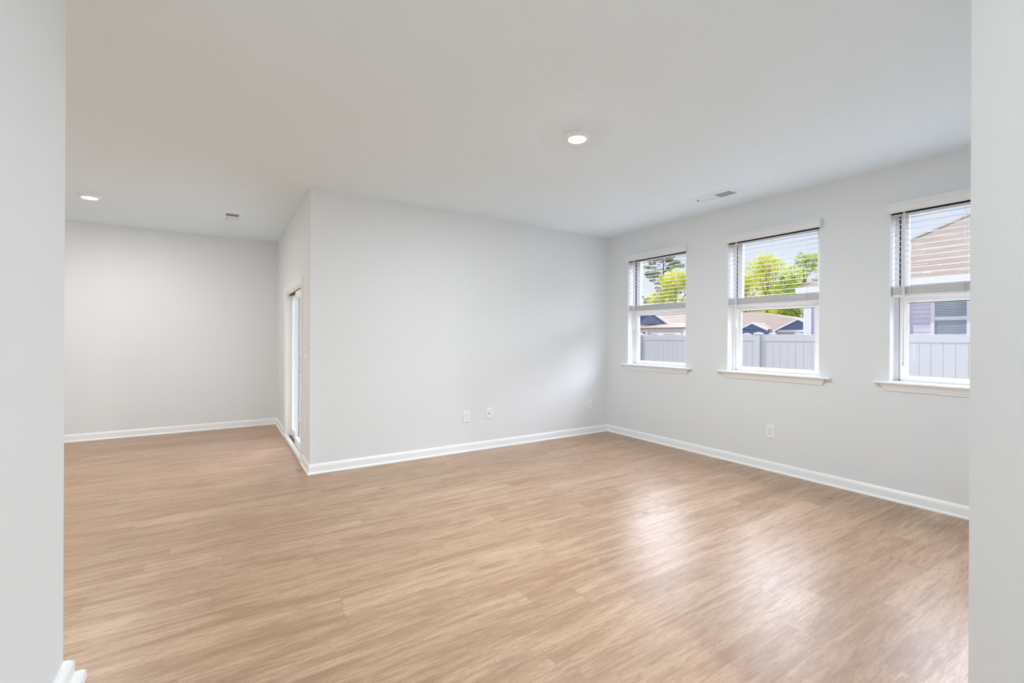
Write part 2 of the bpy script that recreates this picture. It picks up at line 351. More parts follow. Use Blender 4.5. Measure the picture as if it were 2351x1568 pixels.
# baseboards: profile (outward, up), mitred at corners
BP = [(0, 0), (.023, 0), (.023, .007), (.021, .013), (.017, .018), (.0125, .020), (.0125, .070), (.0105, .074), (.0105, .081), (.0075, .086), (.0050, .092), (.0025, .096), (0, .096)]
BP_TALL = [(0, 0), (.056, 0), (.056, .020), (.052, .034), (.044, .043), (.032, .047), (.027, .050), (.027, .088), (.024, .096), (.018, .104), (.010, .111), (0, .112)]   # heavier base with shoe at the near wall end
def sweep(path, names, labels, BP=BP):
    P = [Vector(p) for p in path]
    dirs = [(P[i + 1] - P[i]).normalized() for i in range(len(P) - 1)]
    nor = [Vector((-d.y, d.x)) for d in dirs]
    for i, nm in enumerate(names):
        if nm is None: continue
        def off(j, side_n, d):
            if j < 0 or j >= len(nor): return nor[i]
            n2 = nor[j]; return (nor[i] + n2) / (1 + nor[i].dot(n2))
        a, c = off(i - 1, 0, 0), off(i + 1, 0, 0)
        n = len(BP)
        vs = [(P[i].x + a.x * u, P[i].y + a.y * u, z) for u, z in BP] + [(P[i + 1].x + c.x * u, P[i + 1].y + c.y * u, z) for u, z in BP]
        o = MB().add(vs, [tuple(range(n)), tuple(range(n, 2 * n))[::-1]] + [(k, (k + 1) % n, n + (k + 1) % n, n + k) for k in range(n)]).build(nm, M['trim'])
        struct(o, labels[i], 'baseboard')
sweep([(X2, RY1), (X2, Y1), (X3, Y1), (X3, DY0 - .069)], ['baseboard_right', 'baseboard_back', 'baseboard_side'],
      ['white baseboard along the wall under the windows', 'white baseboard along the blank jutting wall', 'short white baseboard between the wall corner and the sliding door'])
sweep([(X3, DY1 + .069), (X3, Y4), (XW, Y4)], ['baseboard_nook', 'baseboard_far'], ['short white baseboard beyond the sliding door', 'white baseboard along the end wall of the nook'])
sweep([(LX0, YS), (LX0, LY), (LX1, LY), (LX1, YS)], ['baseboard_outer', 'baseboard_end', 'baseboard_left'], ['white baseboard on the hidden side of the near wall', 'white baseboard wrapping the end of the near wall', 'white baseboard at the foot of the near wall'], BP_TALL)
sweep([(X2, RY0), (RX, RY0), (RX, RY1), (X2, RY1)], ['baseboard_front', 'baseboard_tip', 'baseboard_near'], ['white baseboard on the hall side of the grey wall', 'white baseboard across the grey wall end', 'white baseboard on the room side of the grey wall'])

# ------------------------------------------------------------------ windows
XR = 4.75                       # depth of the drywall return
WLAB = ['single-hung white window nearest the corner of the room', 'middle white window of the three, fence post outside it', 'white window cut off by the grey wall end']
def ring(b, x0, x1, y0, y1, z0, z1, l, r, bt, tp):
    b.box(x0, x1, y0, y0 + r, z0, z1); b.box(x0, x1, y1 - l, y1, z0, z1)
    b.box(x0, x1, y0 + r, y1 - l, z0, z0 + bt); b.box(x0, x1, y0 + r, y1 - l, z1 - tp, z1)
for i, (y0, y1) in enumerate(WINS):
    W = empty('window_%d' % (i + 1), (X2, (y0 + y1) / 2, WZ0), WLAB[i], 'window', kind='structure')
    zs = WZ0 + .012
    b = MB(); ring(b, XR, XR + .085, y0, y1, zs, WZ1, .030, .030, .022, .030)
    b.box(XR - .004, XR, y0 + .020, y0 + .030, zs, WZ1).box(XR - .004, XR, y1 - .030, y1 - .020, zs, WZ1)
    b.build('window_frame', M['vinylwin'], W)
    b = MB().box(X2 + .001, XR, y1 - .003, y1, zs, WZ1).box(X2 + .001, XR, y0, y0 + .003, zs, WZ1).box(X2 + .001, XR, y0, y1, WZ1 - .003, WZ1)
    b.build('return_brightener', M['trim'], W)  # white sheet added over the drywall return to brighten it
    b = MB().box(XR - .006, XR + .02, y1 - .034, y1 - .030, zs, WZ1).box(XR - .003, XR + .03, y0 + .030, y0 + .034, zs, WZ1)
    b.build('frame_gasket', M['gasket_shade'], W)
    a0, a1 = y0 + .034, y1 - .034
    zm = 1.742
    lo = MB(); ring(lo, XR - .008, XR + .026, a0, a1, zs + .012, zm, .050, .050, .032, .118)
    lo.box(XR - .012, XR - .008, a0 + .046, a1 - .046, zm - .122, zm - .116).box(XR - .012, XR - .008, a0 + .046, a1 - .046, zs + .040, zs + .046)
    lo = lo.build('lower_sash', M['vinylwin'], W)
    MB().box(XR + .006, XR + .012, a0 + .045, a1 - .045, zs + .040, zm - .116).build('pane', M['glass'], lo)
    g = MB(); ring(g, XR + .002, XR + .006, a0 + .050, a1 - .050, zs + .044, zm - .118, .0012, .004, .0012, .007); g.build('glazing_seal', M['gasket_shade'], lo)
    up = MB(); ring(up, XR + .034, XR + .068, a0, a1, zm - .045, WZ1 - .030, .045, .045, .045, .040)
    up = up.build('upper_sash', M['vinylwin'], W)
    MB().box(XR + .046, XR + .052, a0 + .040, a1 - .040, zm, WZ1 - .065).build('pane', M['glass'], up)
    lk = MB()
    for yy in (a0 + .16, a1 - .13):
        lk.box(XR + .002, XR + .030, yy - .028, yy + .028, zm, zm + .012, .003).box(XR + .006, XR + .022, yy - .022, yy + .010, zm + .012, zm + .020, .002)
    lk.build('sash_lock', M['bluelock'], W)['label'] = 'dark blue sash lock'
    ym = (y0 + y1) / 2; hw = 0.548
    nose = [(X2 - .046, .957), (X2 - .050, .962), (X2 - .050, .968), (X2 - .045, .974), (X2, .976), (X2, .955), (X2 - .04, .955)]
    b = MB().prism(nose, lambda u, v, t: (u, t, v), ym - hw, ym + hw)
    b.box(X2, XR + .004, y0, y1, WZ0 - .004, WZ0 + .011)
    b.build('window_stool', M['trim'], W)
    b = MB(); n = 6
    ap = [(0, .900), (.010, .900), (.012, .912), (.016, .918), (.020, .930), (.030, .945), (.034, .955), (0, .955)]
    A = [(X2 - d, ym - hw + .075 - d, z) for d, z in ap]; B = [(X2 - d, ym + hw - .075 + d, z) for d, z in ap]; k = len(ap)
    b.add(A + B, [tuple(range(k)), tuple(range(k, 2 * k))[::-1]] + [(q, (q + 1) % k, k + (q + 1) % k, k + q) for q in range(k)])
    b.build('window_apron', M['trim'], W)

# ------------------------------------------------------------------ blinds
BLAB = ['white slatted blind half raised on the window nearest the room corner', 'white slatted blind half raised on the middle window', 'white slatted blind with long wand on the window cut off by grey wall']
WAND = [1.47, 1.48, 1.16]
for i, (y0, y1) in enumerate(WINS):
    B_ = empty('window_blind', (X2 + .06, (y0 + y1) / 2, 2.37), BLAB[i], 'blind', 'half raised blinds in the three windows')
    v0, v1 = y0 - .022, y1 + .006
    pf = [(.012, 2.347), (.052, 2.347), (.056, 2.352), (.056, 2.392), (.060, 2.398), (.060, 2.412), (.064, 2.418), (.064, 2.424), (.012, 2.424)]
    b = MB().prism(pf, lambda u, v, t: (X2 - u, t, v), v0, v1).box(X2 - .012, X2 + .0, v0, v0 + .012, 2.347, 2.424).box(X2 - .012, X2 + .0, v1 - .012, v1, 2.347, 2.424)
    b.build('valance', M['blind'], B_)
    MB().box(X2 + .020, X2 + .078, y0 + .006, y1 - .006, 2.3395, 2.420, .002).build('headrail', M['gasket_shade'], B_)['label'] = 'headrail coloured dark as the shadow gap under the valance'  # near-black colour paints the shadow gap below the valance
    MB().box(X2 + .016, X2 + .080, y0 + .006, y1 - .006, 2.3305, 2.3390, .001).build('headrail_lip', M['blind'], B_)
    a0, a1 = y0 + .008, y1 - .008
    xc = X2 + .052; b = MB()
    for k in range(13):
        z = 2.326 - .0452 * (k + .45); hw, th, tilt = .0245, .0020, 0.0018
        pts = [(-hw, -tilt), (-hw * .5, -tilt * .4 + .0015), (0, .002), (hw * .5, tilt * .4 + .0015), (hw, tilt)]
        poly = [(xc + u, z + v) for u, v in pts] + [(xc + u, z + v + th) for u, v in pts[::-1]]
        b.prism(poly, lambda u, v, t: (u, t, v), a0, a1)
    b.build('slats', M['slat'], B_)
    b = MB(); z = 1.690
    while z < 1.752:
        pts = [(-.0245, 0), (-.012, .0015), (0, .002), (.012, .0015), (.0245, 0)]
        dx = random.Random(int(z * 1e4) + i).uniform(-.0015, .0015)
        b.prism([(xc + u + dx, z + v) for u, v in pts] + [(xc + u + dx, z + v + .0028) for u, v in pts[::-1]], lambda u, v, t: (u, t, v), a0, a1); z += .0042
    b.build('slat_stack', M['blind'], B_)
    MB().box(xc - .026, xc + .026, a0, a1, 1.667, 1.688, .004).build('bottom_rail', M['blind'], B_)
    for off in (.115, .450, .785):
        yy = y1 - off; b = MB()
        for dx in (-.0265, .0265): b.tube([(xc + dx, yy, 1.672), (xc + dx, yy, 2.37)], .0007, 5)
        b.tube([(xc, yy + .012, 1.69), (xc, yy + .012, 2.37)], .0007, 5)
        b.tube([(xc - .0275, yy - .012, 1.750), (xc - .029, yy - .004, 1.725), (xc - .029, yy + .006, 1.735), (xc - .0275, yy + .013, 1.700), (xc - .0275, yy, 1.674)], .0012, 5)
        b.build('ladder_cord', M['cord'], B_)
    yw = y1 - .088
    b = MB().tube([(X2 + .012, yw, WAND[i]), (X2 + .012, yw, 2.352)], .0075, 6, False).tube([(X2 + .012, yw, WAND[i] - .05), (X2 + .012, yw, WAND[i])], [.0090, .0085], 8)
    b.tube([(X2 + .012, yw, 2.350), (X2 + .018, yw, 2.362), (X2 + .035, yw, 2.376)], .0025, 6)
    b.build('tilt_wand', M['blind'], B_)

# ------------------------------------------------------------------ sliding glass door
D = empty('door_1', (X3, (DY0 + DY1) / 2, 0), 'white sliding glass door at the edge of the jutting wall', 'door', kind='structure')
b = MB()
cw = .068
# mitred casing: profile (from the opening outwards, out from the wall)
cp = [(-.006, 0), (-.006, .010), (.004, .013), (.030, .013), (.036, .016), (.050, .018), (.062, .018), (cw, .014), (cw, 0)]
loop = [((DY1, 0), (1, 0)), ((DY1, DZ), (1, 1)), ((DY0, DZ), (-1, 1)), ((DY0, 0), (-1, 0))]
vs = [(X3 - o, y + dy * u, z + dz * u) for (y, z), (dy, dz) in loop for u, o in cp]; n = len(cp)
b.add(vs, [tuple(range(n)), tuple(range(3 * n, 4 * n))[::-1]] + [(k * n + q, k * n + (q + 1) % n, (k + 1) * n + (q + 1) % n, (k + 1) * n + q) for k in range(3) for q in range(n)])
b.build('door_casing', M['trim'], D)
b = MB(); b.box(X3 - .002, X3 + .15, DY0, DY0 + .02, 0, DZ).box(X3 - .002, X3 + .15, DY1 - .02, DY1, 0, DZ).box(X3 - .002, X3 + .15, DY0, DY1, DZ - .02, DZ)
b.build('door_jamb', M['vinylwin'], D)
b = MB(); b.box(X3 - .020, X3 + .022, DY0 - .05, DY1 + .05, 0, .045, .004).box(X3 + .022, X3 + .15, DY0 + .02, DY1 - .02, -.02, .020).box(X3 + .062, X3 + .065, DY0 + .02, DY1 - .02, .02, .045)
b.build('door_sill', M['trim'], D)
b = MB()
for xx in (X3 + .030, X3 + .042, X3 + .054): b.box(xx, xx + .004, DY0 + .02, DY1 - .02, .018, .034)
b.box(X3 + .024, X3 + .072, DY0 + .02, DY1 - .02, .017, .021)
b.build('door_track', M['grey'], D)['label'] = 'grey metal door track'
MB().box(X3 + .030, X3 + .068, DY0 + .02, DY1 - .02, DZ - .028, DZ - .019).build('head_channel', M['gasket_shade'], D)['label'] = 'dark channel above the door panels'
def dpanel(name, x0, x1, y0, y1):
    z0, z1 = .036, DZ - .028
    b = MB(); ring(b, x0, x1, y0, y1, z0, z1, .062, .062, .10, .075)
    ring(b, x0 - .006, x0, y0 + .044, y1 - .044, z0 + .077, z1 - .052, .020, .020, .020, .020)
    o = b.build(name, M['vinylwin'], D)
    MB().box((x0 + x1) / 2 - .006, (x0 + x1) / 2 + .006, y0 + .07, y1 - .07, z0 + .09, z1 - .07).build('pane', M['glass'], o)
    return o
pn = dpanel('sliding_panel', X3 + .028, X3 + .060, DY0 + .022, 5.975)
dpanel('fixed_panel', X3 + .066, X3 + .098, 5.895, DY1 - .022)
b = MB().tube([(X3 + .032, DY0 + .060, .93), (X3 - .004, DY0 + .060, .945), (X3 - .016, DY0 + .060, .99), (X3 - .016, DY0 + .060, 1.09), (X3 - .004, DY0 + .060, 1.135), (X3 + .032, DY0 + .060, 1.15)], .009, 10)
b.box(X3 + .022, X3 + .031, DY0 + .040, DY0 + .080, .90, 1.18, .003)
b.build('door_handle', M['plate'], pn)

# ------------------------------------------------------------------ outlets and switch
def to_wall(wall, a, z):
    """local (across, out, up) -> world on one of the three walls"""
    if wall == 'back': return lambda u, o, v: (a + u, Y1 - o, z + v)
    if wall == 'right': return lambda u, o, v: (X2 - o, a - u, z + v)
    return lambda u, o, v: (X3 - o, a - u, z + v)
def wbox(mb, T, u0, u1, o0, o1, v0, v1):
    vs = [T(u, o, v) for v in (v0, v1) for (u, o) in ((u0, o0), (u1, o0), (u1, o1), (u0, o1))]
    mb.add(vs, [(3, 2, 1, 0), (4, 5, 6, 7), (0, 1, 5, 4), (1, 2, 6, 5), (2, 3, 7, 6), (3, 0, 4, 7)])
def wplate(mb, T, w, h, t, e=.006):
    w /= 2; h /= 2
    o = [(-w, -h), (w, -h), (w, h), (-w, h)]; i_ = [(-w + e, -h + e), (w - e, -h + e), (w - e, h - e), (-w + e, h - e)]
    vs = [T(u, 0, v) for u, v in o] + [T(u, t * .55, v) for u, v in o] + [T(u, t, v) for u, v in i_]
    fs = [(3, 2, 1, 0), (8, 9, 10, 11)] + [(k, (k + 1) % 4, 4 + (k + 1) % 4, 4 + k) for k in range(4)] + [(4 + k, 4 + (k + 1) % 4, 8 + (k + 1) % 4, 8 + k) for k in range(4)]
    mb.add(vs, fs)
def disc(mb, T, r, o0, o1, u, v, n=14, sx=1.0, flat=None):
    pts = []
    for k in range(n):
        a = 2 * PI * k / n; pu, pv = r * math.cos(a) * sx, r * math.sin(a)
        if flat: pv = max(-flat, min(flat, pv))
        pts.append((u + pu, v + pv))
    vs = [T(p, o0, q) for p, q in pts] + [T(p, o1, q) for p, q in pts]
    mb.add(vs, [tuple(range(n)), tuple(range(n, 2 * n))] + [(k, (k + 1) % n, n + (k + 1) % n, n + k) for k in range(n)])
def outlet(wall, a, z, label):
    T = to_wall(wall, a, z)
    r = empty('wall_outlet', T(0, 0, 0), label, 'outlet', 'duplex outlets low on the walls')
    b = MB(); wplate(b, T, .086, .134, .007); b.build('cover_plate', M['plate'], r)
    for s in (1, -1):
        b = MB(); disc(b, T, .0178, .006, .0095, 0, s * .0195, 20, flat=.0142); rc = b.build('receptacle', M['plate'], r)
        b = MB(); wbox(b, T, -.0078, -.0054, .009, .0100, s * .0195 + .0005, s * .0195 + .0085); wbox(b, T, .0054, .0078, .009, .0100, s * .0195 + .0005, s * .0195 + .0085)
        disc(b, T, .0030, .009, .0100, 0, s * .0195 - .0075, 10); b.build('slots', M['slot'], rc)
    b = MB(); disc(b, T, .0032, .006, .0086, 0, 0, 12); b.build('screw', M['grey'], r)
outlet('back', 2.394, .405, 'white duplex outlet on the blank wall beside the cable plate')
outlet('back', 4.298, .401, 'white outlet on the blank wall tight by the room corner')
outlet('right', 2.433, .393, 'white duplex outlet under the middle window')
outlet('side', 4.985, .405, 'white outlet low on the narrow wall beside the sliding door')
T = to_wall('back', 2.698, .418)
r = empty('cable_plate', T(0, 0, 0), 'white cable jack plate with one dark hole on the blank wall', 'wall plate')
b = MB(); wplate(b, T, .080, .126, .007); b.build('cover_plate', M['plate'], r)
b = MB(); disc(b, T, .0062, .006, .014, 0, 0, 12); disc(b, T, .0085, .006, .009, 0, 0, 6); b.build('cable_jack', M['brass'], r)
for v in (.043, -.043):
    b = MB(); disc(b, T, .003, .006, .0082, 0, v, 10); b.build('screw', M['plate'], r)
T = to_wall('side', 4.945, 1.165)
r = empty('light_switch', T(0, 0, 0), 'white wall switch beside the sliding door at hand height', 'switch')
b = MB(); wplate(b, T, .116, .124, .007); b.build('cover_plate', M['plate'], r)
for u in (-.023, .023):
    b = MB(); wbox(b, T, u - .006, u + .006, .006, .0085, -.012, .012); wbox(b, T, u - .004, u + .004, .008, .018, .000, .009); b.build('toggle', M['plate'], r)

# ------------------------------------------------------------------ ceiling lamps and vents
def lamp(x, y, k, label, warm=False):
    r = empty('ceiling_light', (x, y, CZ), label, 'ceiling light', 'round disc lights on the ceiling')
    b = MB().lathe([(.0, 0), (.092, 0), (.094, -.004), (.092, -.010), (.084, -.016), (.066, -.024), (.0615, -.026), (.060, -.022)], x, y, CZ, 56); b.build('trim_ring', M['trim'], r)
    b = MB().lathe([(.0612, -.0225), (.058, -.0265), (.045, -.0285), (.025, -.0297), (.0005, -.030)], x, y, CZ, 56); b.build('lens', lampmat(k, warm), r)
    return r
lamp(2.107, 2.448, 1.08, 'lit round disc light on the ceiling of the room with windows')
lamp(-1.122, 6.197, 0.55, 'lit round disc light on the ceiling of the far nook', True)
lamp(-2.7, 3.3, 0.8, 'added round disc light, unseen beyond the near wall end', True)  # added lamp, brightens the left floor and ceiling
lamp(-2.3, -0.6, 1.2, 'added round disc light, unseen over the kitchen side')  # added lamp, extra fill from the unseen side of the house
lamp(1.35, -1.1, 1.35, 'added round disc light, unseen over the hall behind the camera')  # added lamp, lifts the two near wall ends

def vent(x0, x1, y0, y1, d, label, along='X'):
    """ceiling register: flange, two banks of louvers (one open toward the lens), lever"""
    r = empty('ceiling_vent', ((x0 + x1) / 2, (y0 + y1) / 2, CZ), label, 'vent', 'white registers on the ceiling')
    b = MB(); z1, z0 = CZ, CZ - .008
    fx, fy = d
    ix0, ix1, iy0, iy1 = x0 + fx, x1 - fx, y0 + fy, y1 - fy
    for (a, c, e_, f) in ((x0, x1, y0, iy0), (x0, x1, iy1, y1), (x0, ix0, iy0, iy1), (ix1, x1, iy0, iy1)): b.box(a, c, e_, f, z0, z1)
    ym = (iy0 + iy1) / 2 - .01; b.box(ix0, ix1, ym - .006, ym + .006, z0, z1)
    b.build('vent_frame', M['vent'], r)
    MB().box(ix0, ix1, iy0, iy1, CZ - .0015, CZ - .0005).build('duct_opening', M['grille'], r)
    b = MB(); n = 13
    if along == 'Y':        # the bank nearer the room has its blades turned the other way
        for k in range(12):
            xx = ix0 + (ix1 - ix0) * (k + .5) / 12
            b.box(xx - .0005, xx + .0005, iy0 + .002, ym - .007, z0 + .001, CZ - .0016)
    for bank, (a, c) in enumerate(((iy0 + .003, ym - .007), (ym + .007, iy1 - .003))):
        if bank == 0 and along == 'Y': continue
        for k in range(n):
            yy = a + (c - a) * (k + .5) / n; s = .011 if bank == 0 else -.011
            p = [(yy - s * .5, z0 + .0005), (yy - s * .5 + .0012, z0 + .0005), (yy + s * .5 + .0012, CZ - .0016), (yy + s * .5, CZ - .0016)]
            if bank == 0: p = [(yy, z0 + .001), (yy + .0010, z0 + .001), (yy + .0010 + .0015, CZ - .0016), (yy + .0015, CZ - .0016)]
            b.prism(p, lambda u, v, t: (t, u, v), ix0 + .002, ix1 - .002)
    b.build('louvers', M['vent'], r)
    for (yy, xx) in ((y0 + fy * .5, (x0 + x1) / 2), (y1 - fy * .5, (x0 + x1) / 2)):
        b = MB().lathe([(.004, z0 - CZ), (.004, z0 - CZ - .0015), (.0005, z0 - CZ - .002)], xx, yy, CZ, 10); b.build('screw', M['grey'], r)
    MB().box(ix0 + .01, ix0 + .016, iy1 - .03, iy1 - .018, z0 - .012, z0, .001).build('damper_lever', M['grey'], r)
    return r
vent(4.035, 4.260, 2.50, 2.945, (.048, .040), 'white ceiling register beside the windows')
vent(0.012, 0.212, 6.110, 6.520, (.036, .055), 'white ceiling register over the far nook', 'Y')

# ------------------------------------------------------------------ outdoors: porch, yard, fences
struct(MB().box(X3 + .15, XO + .2, Y1 + .11, Y4 + .6, -.45, -.06).build('floor_porch', M['slab']), 'concrete slab of the porch outside the sliding door', 'porch')
gz = -.42
struct(MB().box(-60, 260, -160, 220, gz - .1, gz).build('ground', M['ground']), 'pale gravel ground around the houses', 'ground')

def fence(name, x, y0, y1, posts, top, pick, label, along='Y', thick=0.022, cap=.075, face=-1):
    r = empty(name, (x, y0, gz) if along == 'Y' else (y0, x, gz), label, 'fence')
    def bx(b, d0, d1, a0, a1, z0, z1, bev=0):
        if along == 'Y': b.box(x + d0, x + d1, a0, a1, z0, z1, bev)
        else: b.box(a0, a1, x + d0, x + d1, z0, z1, bev)
    b = MB(); bx(b, -.026, .026, y0, y1, top - .135, top, .003); b.build('top_rail', M['fence'], r)
    b = MB(); bx(b, -.026, .026, y0, y1, gz + .05, gz + .19, .003); b.build('bottom_rail', M['fence'], r)
    b = MB(); yy = y0
    while yy < y1 - .01:
        e_ = min(yy + pick, y1); g = .0035
        # tongue-and-groove picket: flat with chamfered edges
        pf = [(yy, -.006), (yy + g, -thick / 2), (e_ - g, -thick / 2), (e_, -.006), (e_, thick / 2), (yy, thick / 2)]
        if along == 'Y': b.prism(pf, lambda u, v, t: (x + v, u, t), gz + .12, top - .06)
        else: b.prism(pf, lambda u, v, t: (u, x + v, t), gz + .12, top - .06)
        yy += pick
    b.build('pickets', M['fence'], r)
    for p in posts:
        b = MB(); bx(b, -.0635, .0635, p - .0635, p + .0635, gz, top + .012, .006); o = b.build('post', M['fence'], r)
        b = MB(); h = cap
        vs = []
        for (s, z) in ((h, top + .010), (h, top + .030), (h - .012, top + .036), (.012, top + .052)):
            vs += [(-s, -s, z), (s, -s, z), (s, s, z), (-s, s, z)]
        vs = [(x + u, p + v, z) if along == 'Y' else (p + u, x + v, z) for u, v, z in vs]
        fs = [(0, 1, 2, 3), (12, 13, 14, 15)] + [(k * 4 + q, k * 4 + (q + 1) % 4, k * 4 + 4 + (q + 1) % 4, k * 4 + 4 + q) for k in range(3) for q in range(4)]
        b.add(vs, fs).build('post_cap', M['fence'], o)
    return r
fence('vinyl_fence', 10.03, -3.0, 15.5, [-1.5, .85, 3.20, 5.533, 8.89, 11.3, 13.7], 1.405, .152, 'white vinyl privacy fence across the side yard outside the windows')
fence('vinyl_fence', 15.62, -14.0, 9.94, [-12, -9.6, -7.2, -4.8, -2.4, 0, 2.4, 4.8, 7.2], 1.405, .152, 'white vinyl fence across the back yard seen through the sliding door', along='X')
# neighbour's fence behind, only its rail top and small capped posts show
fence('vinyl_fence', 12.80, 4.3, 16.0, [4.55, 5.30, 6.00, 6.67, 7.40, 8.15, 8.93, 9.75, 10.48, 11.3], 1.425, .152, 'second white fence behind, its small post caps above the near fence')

# ------------------------------------------------------------------ neighbour house across the fence
def quadbox(b, p0, p1, up, out, h, t):
    """board from p0 to p1, height h along up, thickness t along out"""
    p0, p1, up, out = Vector(p0), Vector(p1), Vector(up).normalized() * h, Vector(out).normalized() * t
    vs = [p0, p1, p1 + up, p0 + up, p0 + out, p1 + out, p1 + up + out, p0 + up + out]
    b.add([tuple(v) for v in vs], [(0, 1, 2, 3), (7, 6, 5, 4), (0, 4, 5, 1), (1, 5, 6, 2), (2, 6, 7, 3), (3, 7, 4, 0)])
HX, HY = 15.0, 6.86
H = empty('house', (HX, HY, gz), 'neighbour house with lavender siding and a tan hip roof', 'house')
MB().box(HX, HX + 9, HY - 16, HY, gz, 2.66).build('wall', M['lap'], H)
b = MB().box(HX - .03, HX - .001, HY - .20, HY + .03, gz, 2.66).box(HX, HX + .20, HY + .001, HY + .03, gz, 2.66); b.build('corner_board', M['housetrim'], H)
EX, EY, EZ = 14.55, 6.90, 2.84; pit = 0.638
xr, zr = EX + 5.0, EZ + 5.0 * pit
b = MB(); e0 = [(EX, EY, EZ), (EX + 10, EY, EZ), (EX + 10, EY - 17, EZ), (EX, EY - 17, EZ)]
b.add(e0 + [(xr, EY - 5.0, zr), (xr, EY - 12, zr)] + [(p[0], p[1], EZ - .03) for p in e0], [(0, 1, 4), (1, 2, 5, 4), (2, 3, 5), (3, 0, 4, 5), (6, 7, 8, 9), (0, 1, 7, 6), (1, 2, 8, 7), (2, 3, 9, 8), (3, 0, 6, 9)])
b.build('roof', M['roof'], H)
b = MB()
for k in range(30):     # hip cap shingles
    t0, t1 = k / 30, (k + 1.15) / 30
    P = lambda t: Vector((EX + 5 * t, EY - 5 * t, EZ + 5 * pit * t + .012 + .004))
    p, q = P(t0), P(min(t1, 1)); s = Vector((.075, .075, -.012)); s2 = Vector((-.075, -.075, -.012))
    s = Vector((.09, 0.0, .0)); s2 = Vector((0, -.09, 0))
    b.add([p + s, p, p + s2, q + s, q + Vector((0, 0, .012)), q + s2], [(0, 1, 4, 3), (1, 2, 5, 4)])
b.build('hip_cap', M['roof'], H)
b = MB().box(EX - .02, EX + .0, EY - 17, EY, EZ - .155, EZ - .005).box(EX, EX + 10, EY, EY + .02, EZ - .155, EZ - .005); b.build('fascia', M['housetrim'], H)
b = MB().box(EX, HX, EY - 17, EY, EZ - .17, EZ - .155); b.build('soffit', M['housetrim'], H)
def hwindow(y0, y1, z0, z1, zmid):
    r = MB(); t = .075
    ring(r, HX - .035, HX, y0, y1, z0, z1, t, t, t, t); r.box(HX - .03, HX, y0 + t, y1 - t, zmid - .04, zmid + .045)
    r = r.build('window', M['housetrim'], H)
    MB().box(HX - .012, HX - .006, y0 + t, y1 - t, z0 + t, z1 - t).build('pane', M['pane2'], r)
M['pane2'] = striped('blind_behind_pane', rgb(150, 160, 168), rgb(76, 84, 96), 'Z', 0.040, 0.45, 0.15)
hwindow(3.20, 3.93, .9, 2.40, 1.84)
hwindow(4.335, 5.03, .9, 2.40, 1.84)

# ------------------------------------------------------------------ farther houses
def gable(b, x0, x1, yc, hw, ze, zp, t=.12):
    """gable roof slab with ridge along X"""
    o = .0
    A = [(x0, yc - hw, ze), (x0, yc, zp), (x0, yc + hw, ze)]
    Bk = [(x1, p[1], p[2]) for p in A]
    A2 = [(p[0], p[1], p[2] - t) for p in A]; B2 = [(p[0], p[1], p[2] - t) for p in Bk]
    b.add(A + Bk + A2 + B2, [(0, 1, 4, 3), (1, 2, 5, 4), (6, 9, 10, 7), (7, 10, 11, 8), (0, 6, 7, 1), (1, 7, 8, 2), (3, 4, 10, 9), (4, 5, 11, 10), (0, 3, 9, 6), (2, 8, 11, 5)])
def gwall(b, x, yc, hw, ze, zp, d=.3):
    b.prism([(yc - hw, ze), (yc + hw, ze), (yc, zp)], lambda u, v, t: (t, u, v), x, x + d)
def rake(b, x, yc, hw, ze, zp, h):
    for s in (-1, 1): quadbox(b, (x, yc + s * hw, ze - h), (x, yc, zp - h), (0, 0, 1), (-1, 0, 0), h, .12)

H = empty('house', (70, 36, gz), 'far tan-roofed house with two navy gables seen above the fence', 'house')
b = MB()
e0 = [(70.4, 56, 2.7), (70.4, 26, 2.7), (84, 26, 2.7), (84, 56, 2.7)]
b.add(e0 + [(77, 42.7, 5.86), (77, 52, 5.80)] + [(p[0], p[1], 2.5) for p in e0], [(0, 1, 4, 5), (1, 2, 4), (2, 3, 5, 4), (3, 0, 5), (6, 9, 8, 7), (0, 6, 7, 1), (1, 7, 8, 2), (2, 8, 9, 3), (3, 9, 6, 0)])
b.build('roof', M['rooffar'], H)
for (yc, hw, ze, zp) in ((39.25, 2.35, 2.76, 3.86), (32.6, 3.35, 2.62, 4.27)):
    b = MB(); gable(b, 69.4, 77, yc, hw, ze, zp); b.build('gable_roof', M['rooffar'], H)
    b = MB(); gwall(b, 69.75, yc, hw - .25, ze - .1, zp - .2); b.build('gable_wall', M['navy'], H)
    b = MB(); rake(b, 69.4, yc, hw, ze, zp, .26); b.build('rake_board', M['housetrim'], H)
b = MB().box(70.3, 83, 27, 55, gz, 2.6); b.build('wall', M['beige'], H)
b = MB().box(69.7, 69.9, 29.5, 35.6, 2.28, 2.60).box(69.6, 70.2, 35.9, 36.3, gz, 2.7); b.build('frieze_board', M['housetrim'], H)
b = MB().box(69.75, 70.3, 37.1, 41.4, gz, 2.72); b.build('porch_wall', M['navy'], H)
r = MB(); ring(r, 69.62, 69.75, 37.75, 40.9, .6, 2.05, .14, .14, .14, .14); r.box(69.62, 69.75, 39.2, 39.45, .6, 2.05)
r = r.build('window', M['housetrim'], H)
MB().box(69.70, 69.74, 37.9, 40.8, .7, 1.95).build('pane', M['darkpane'], r)

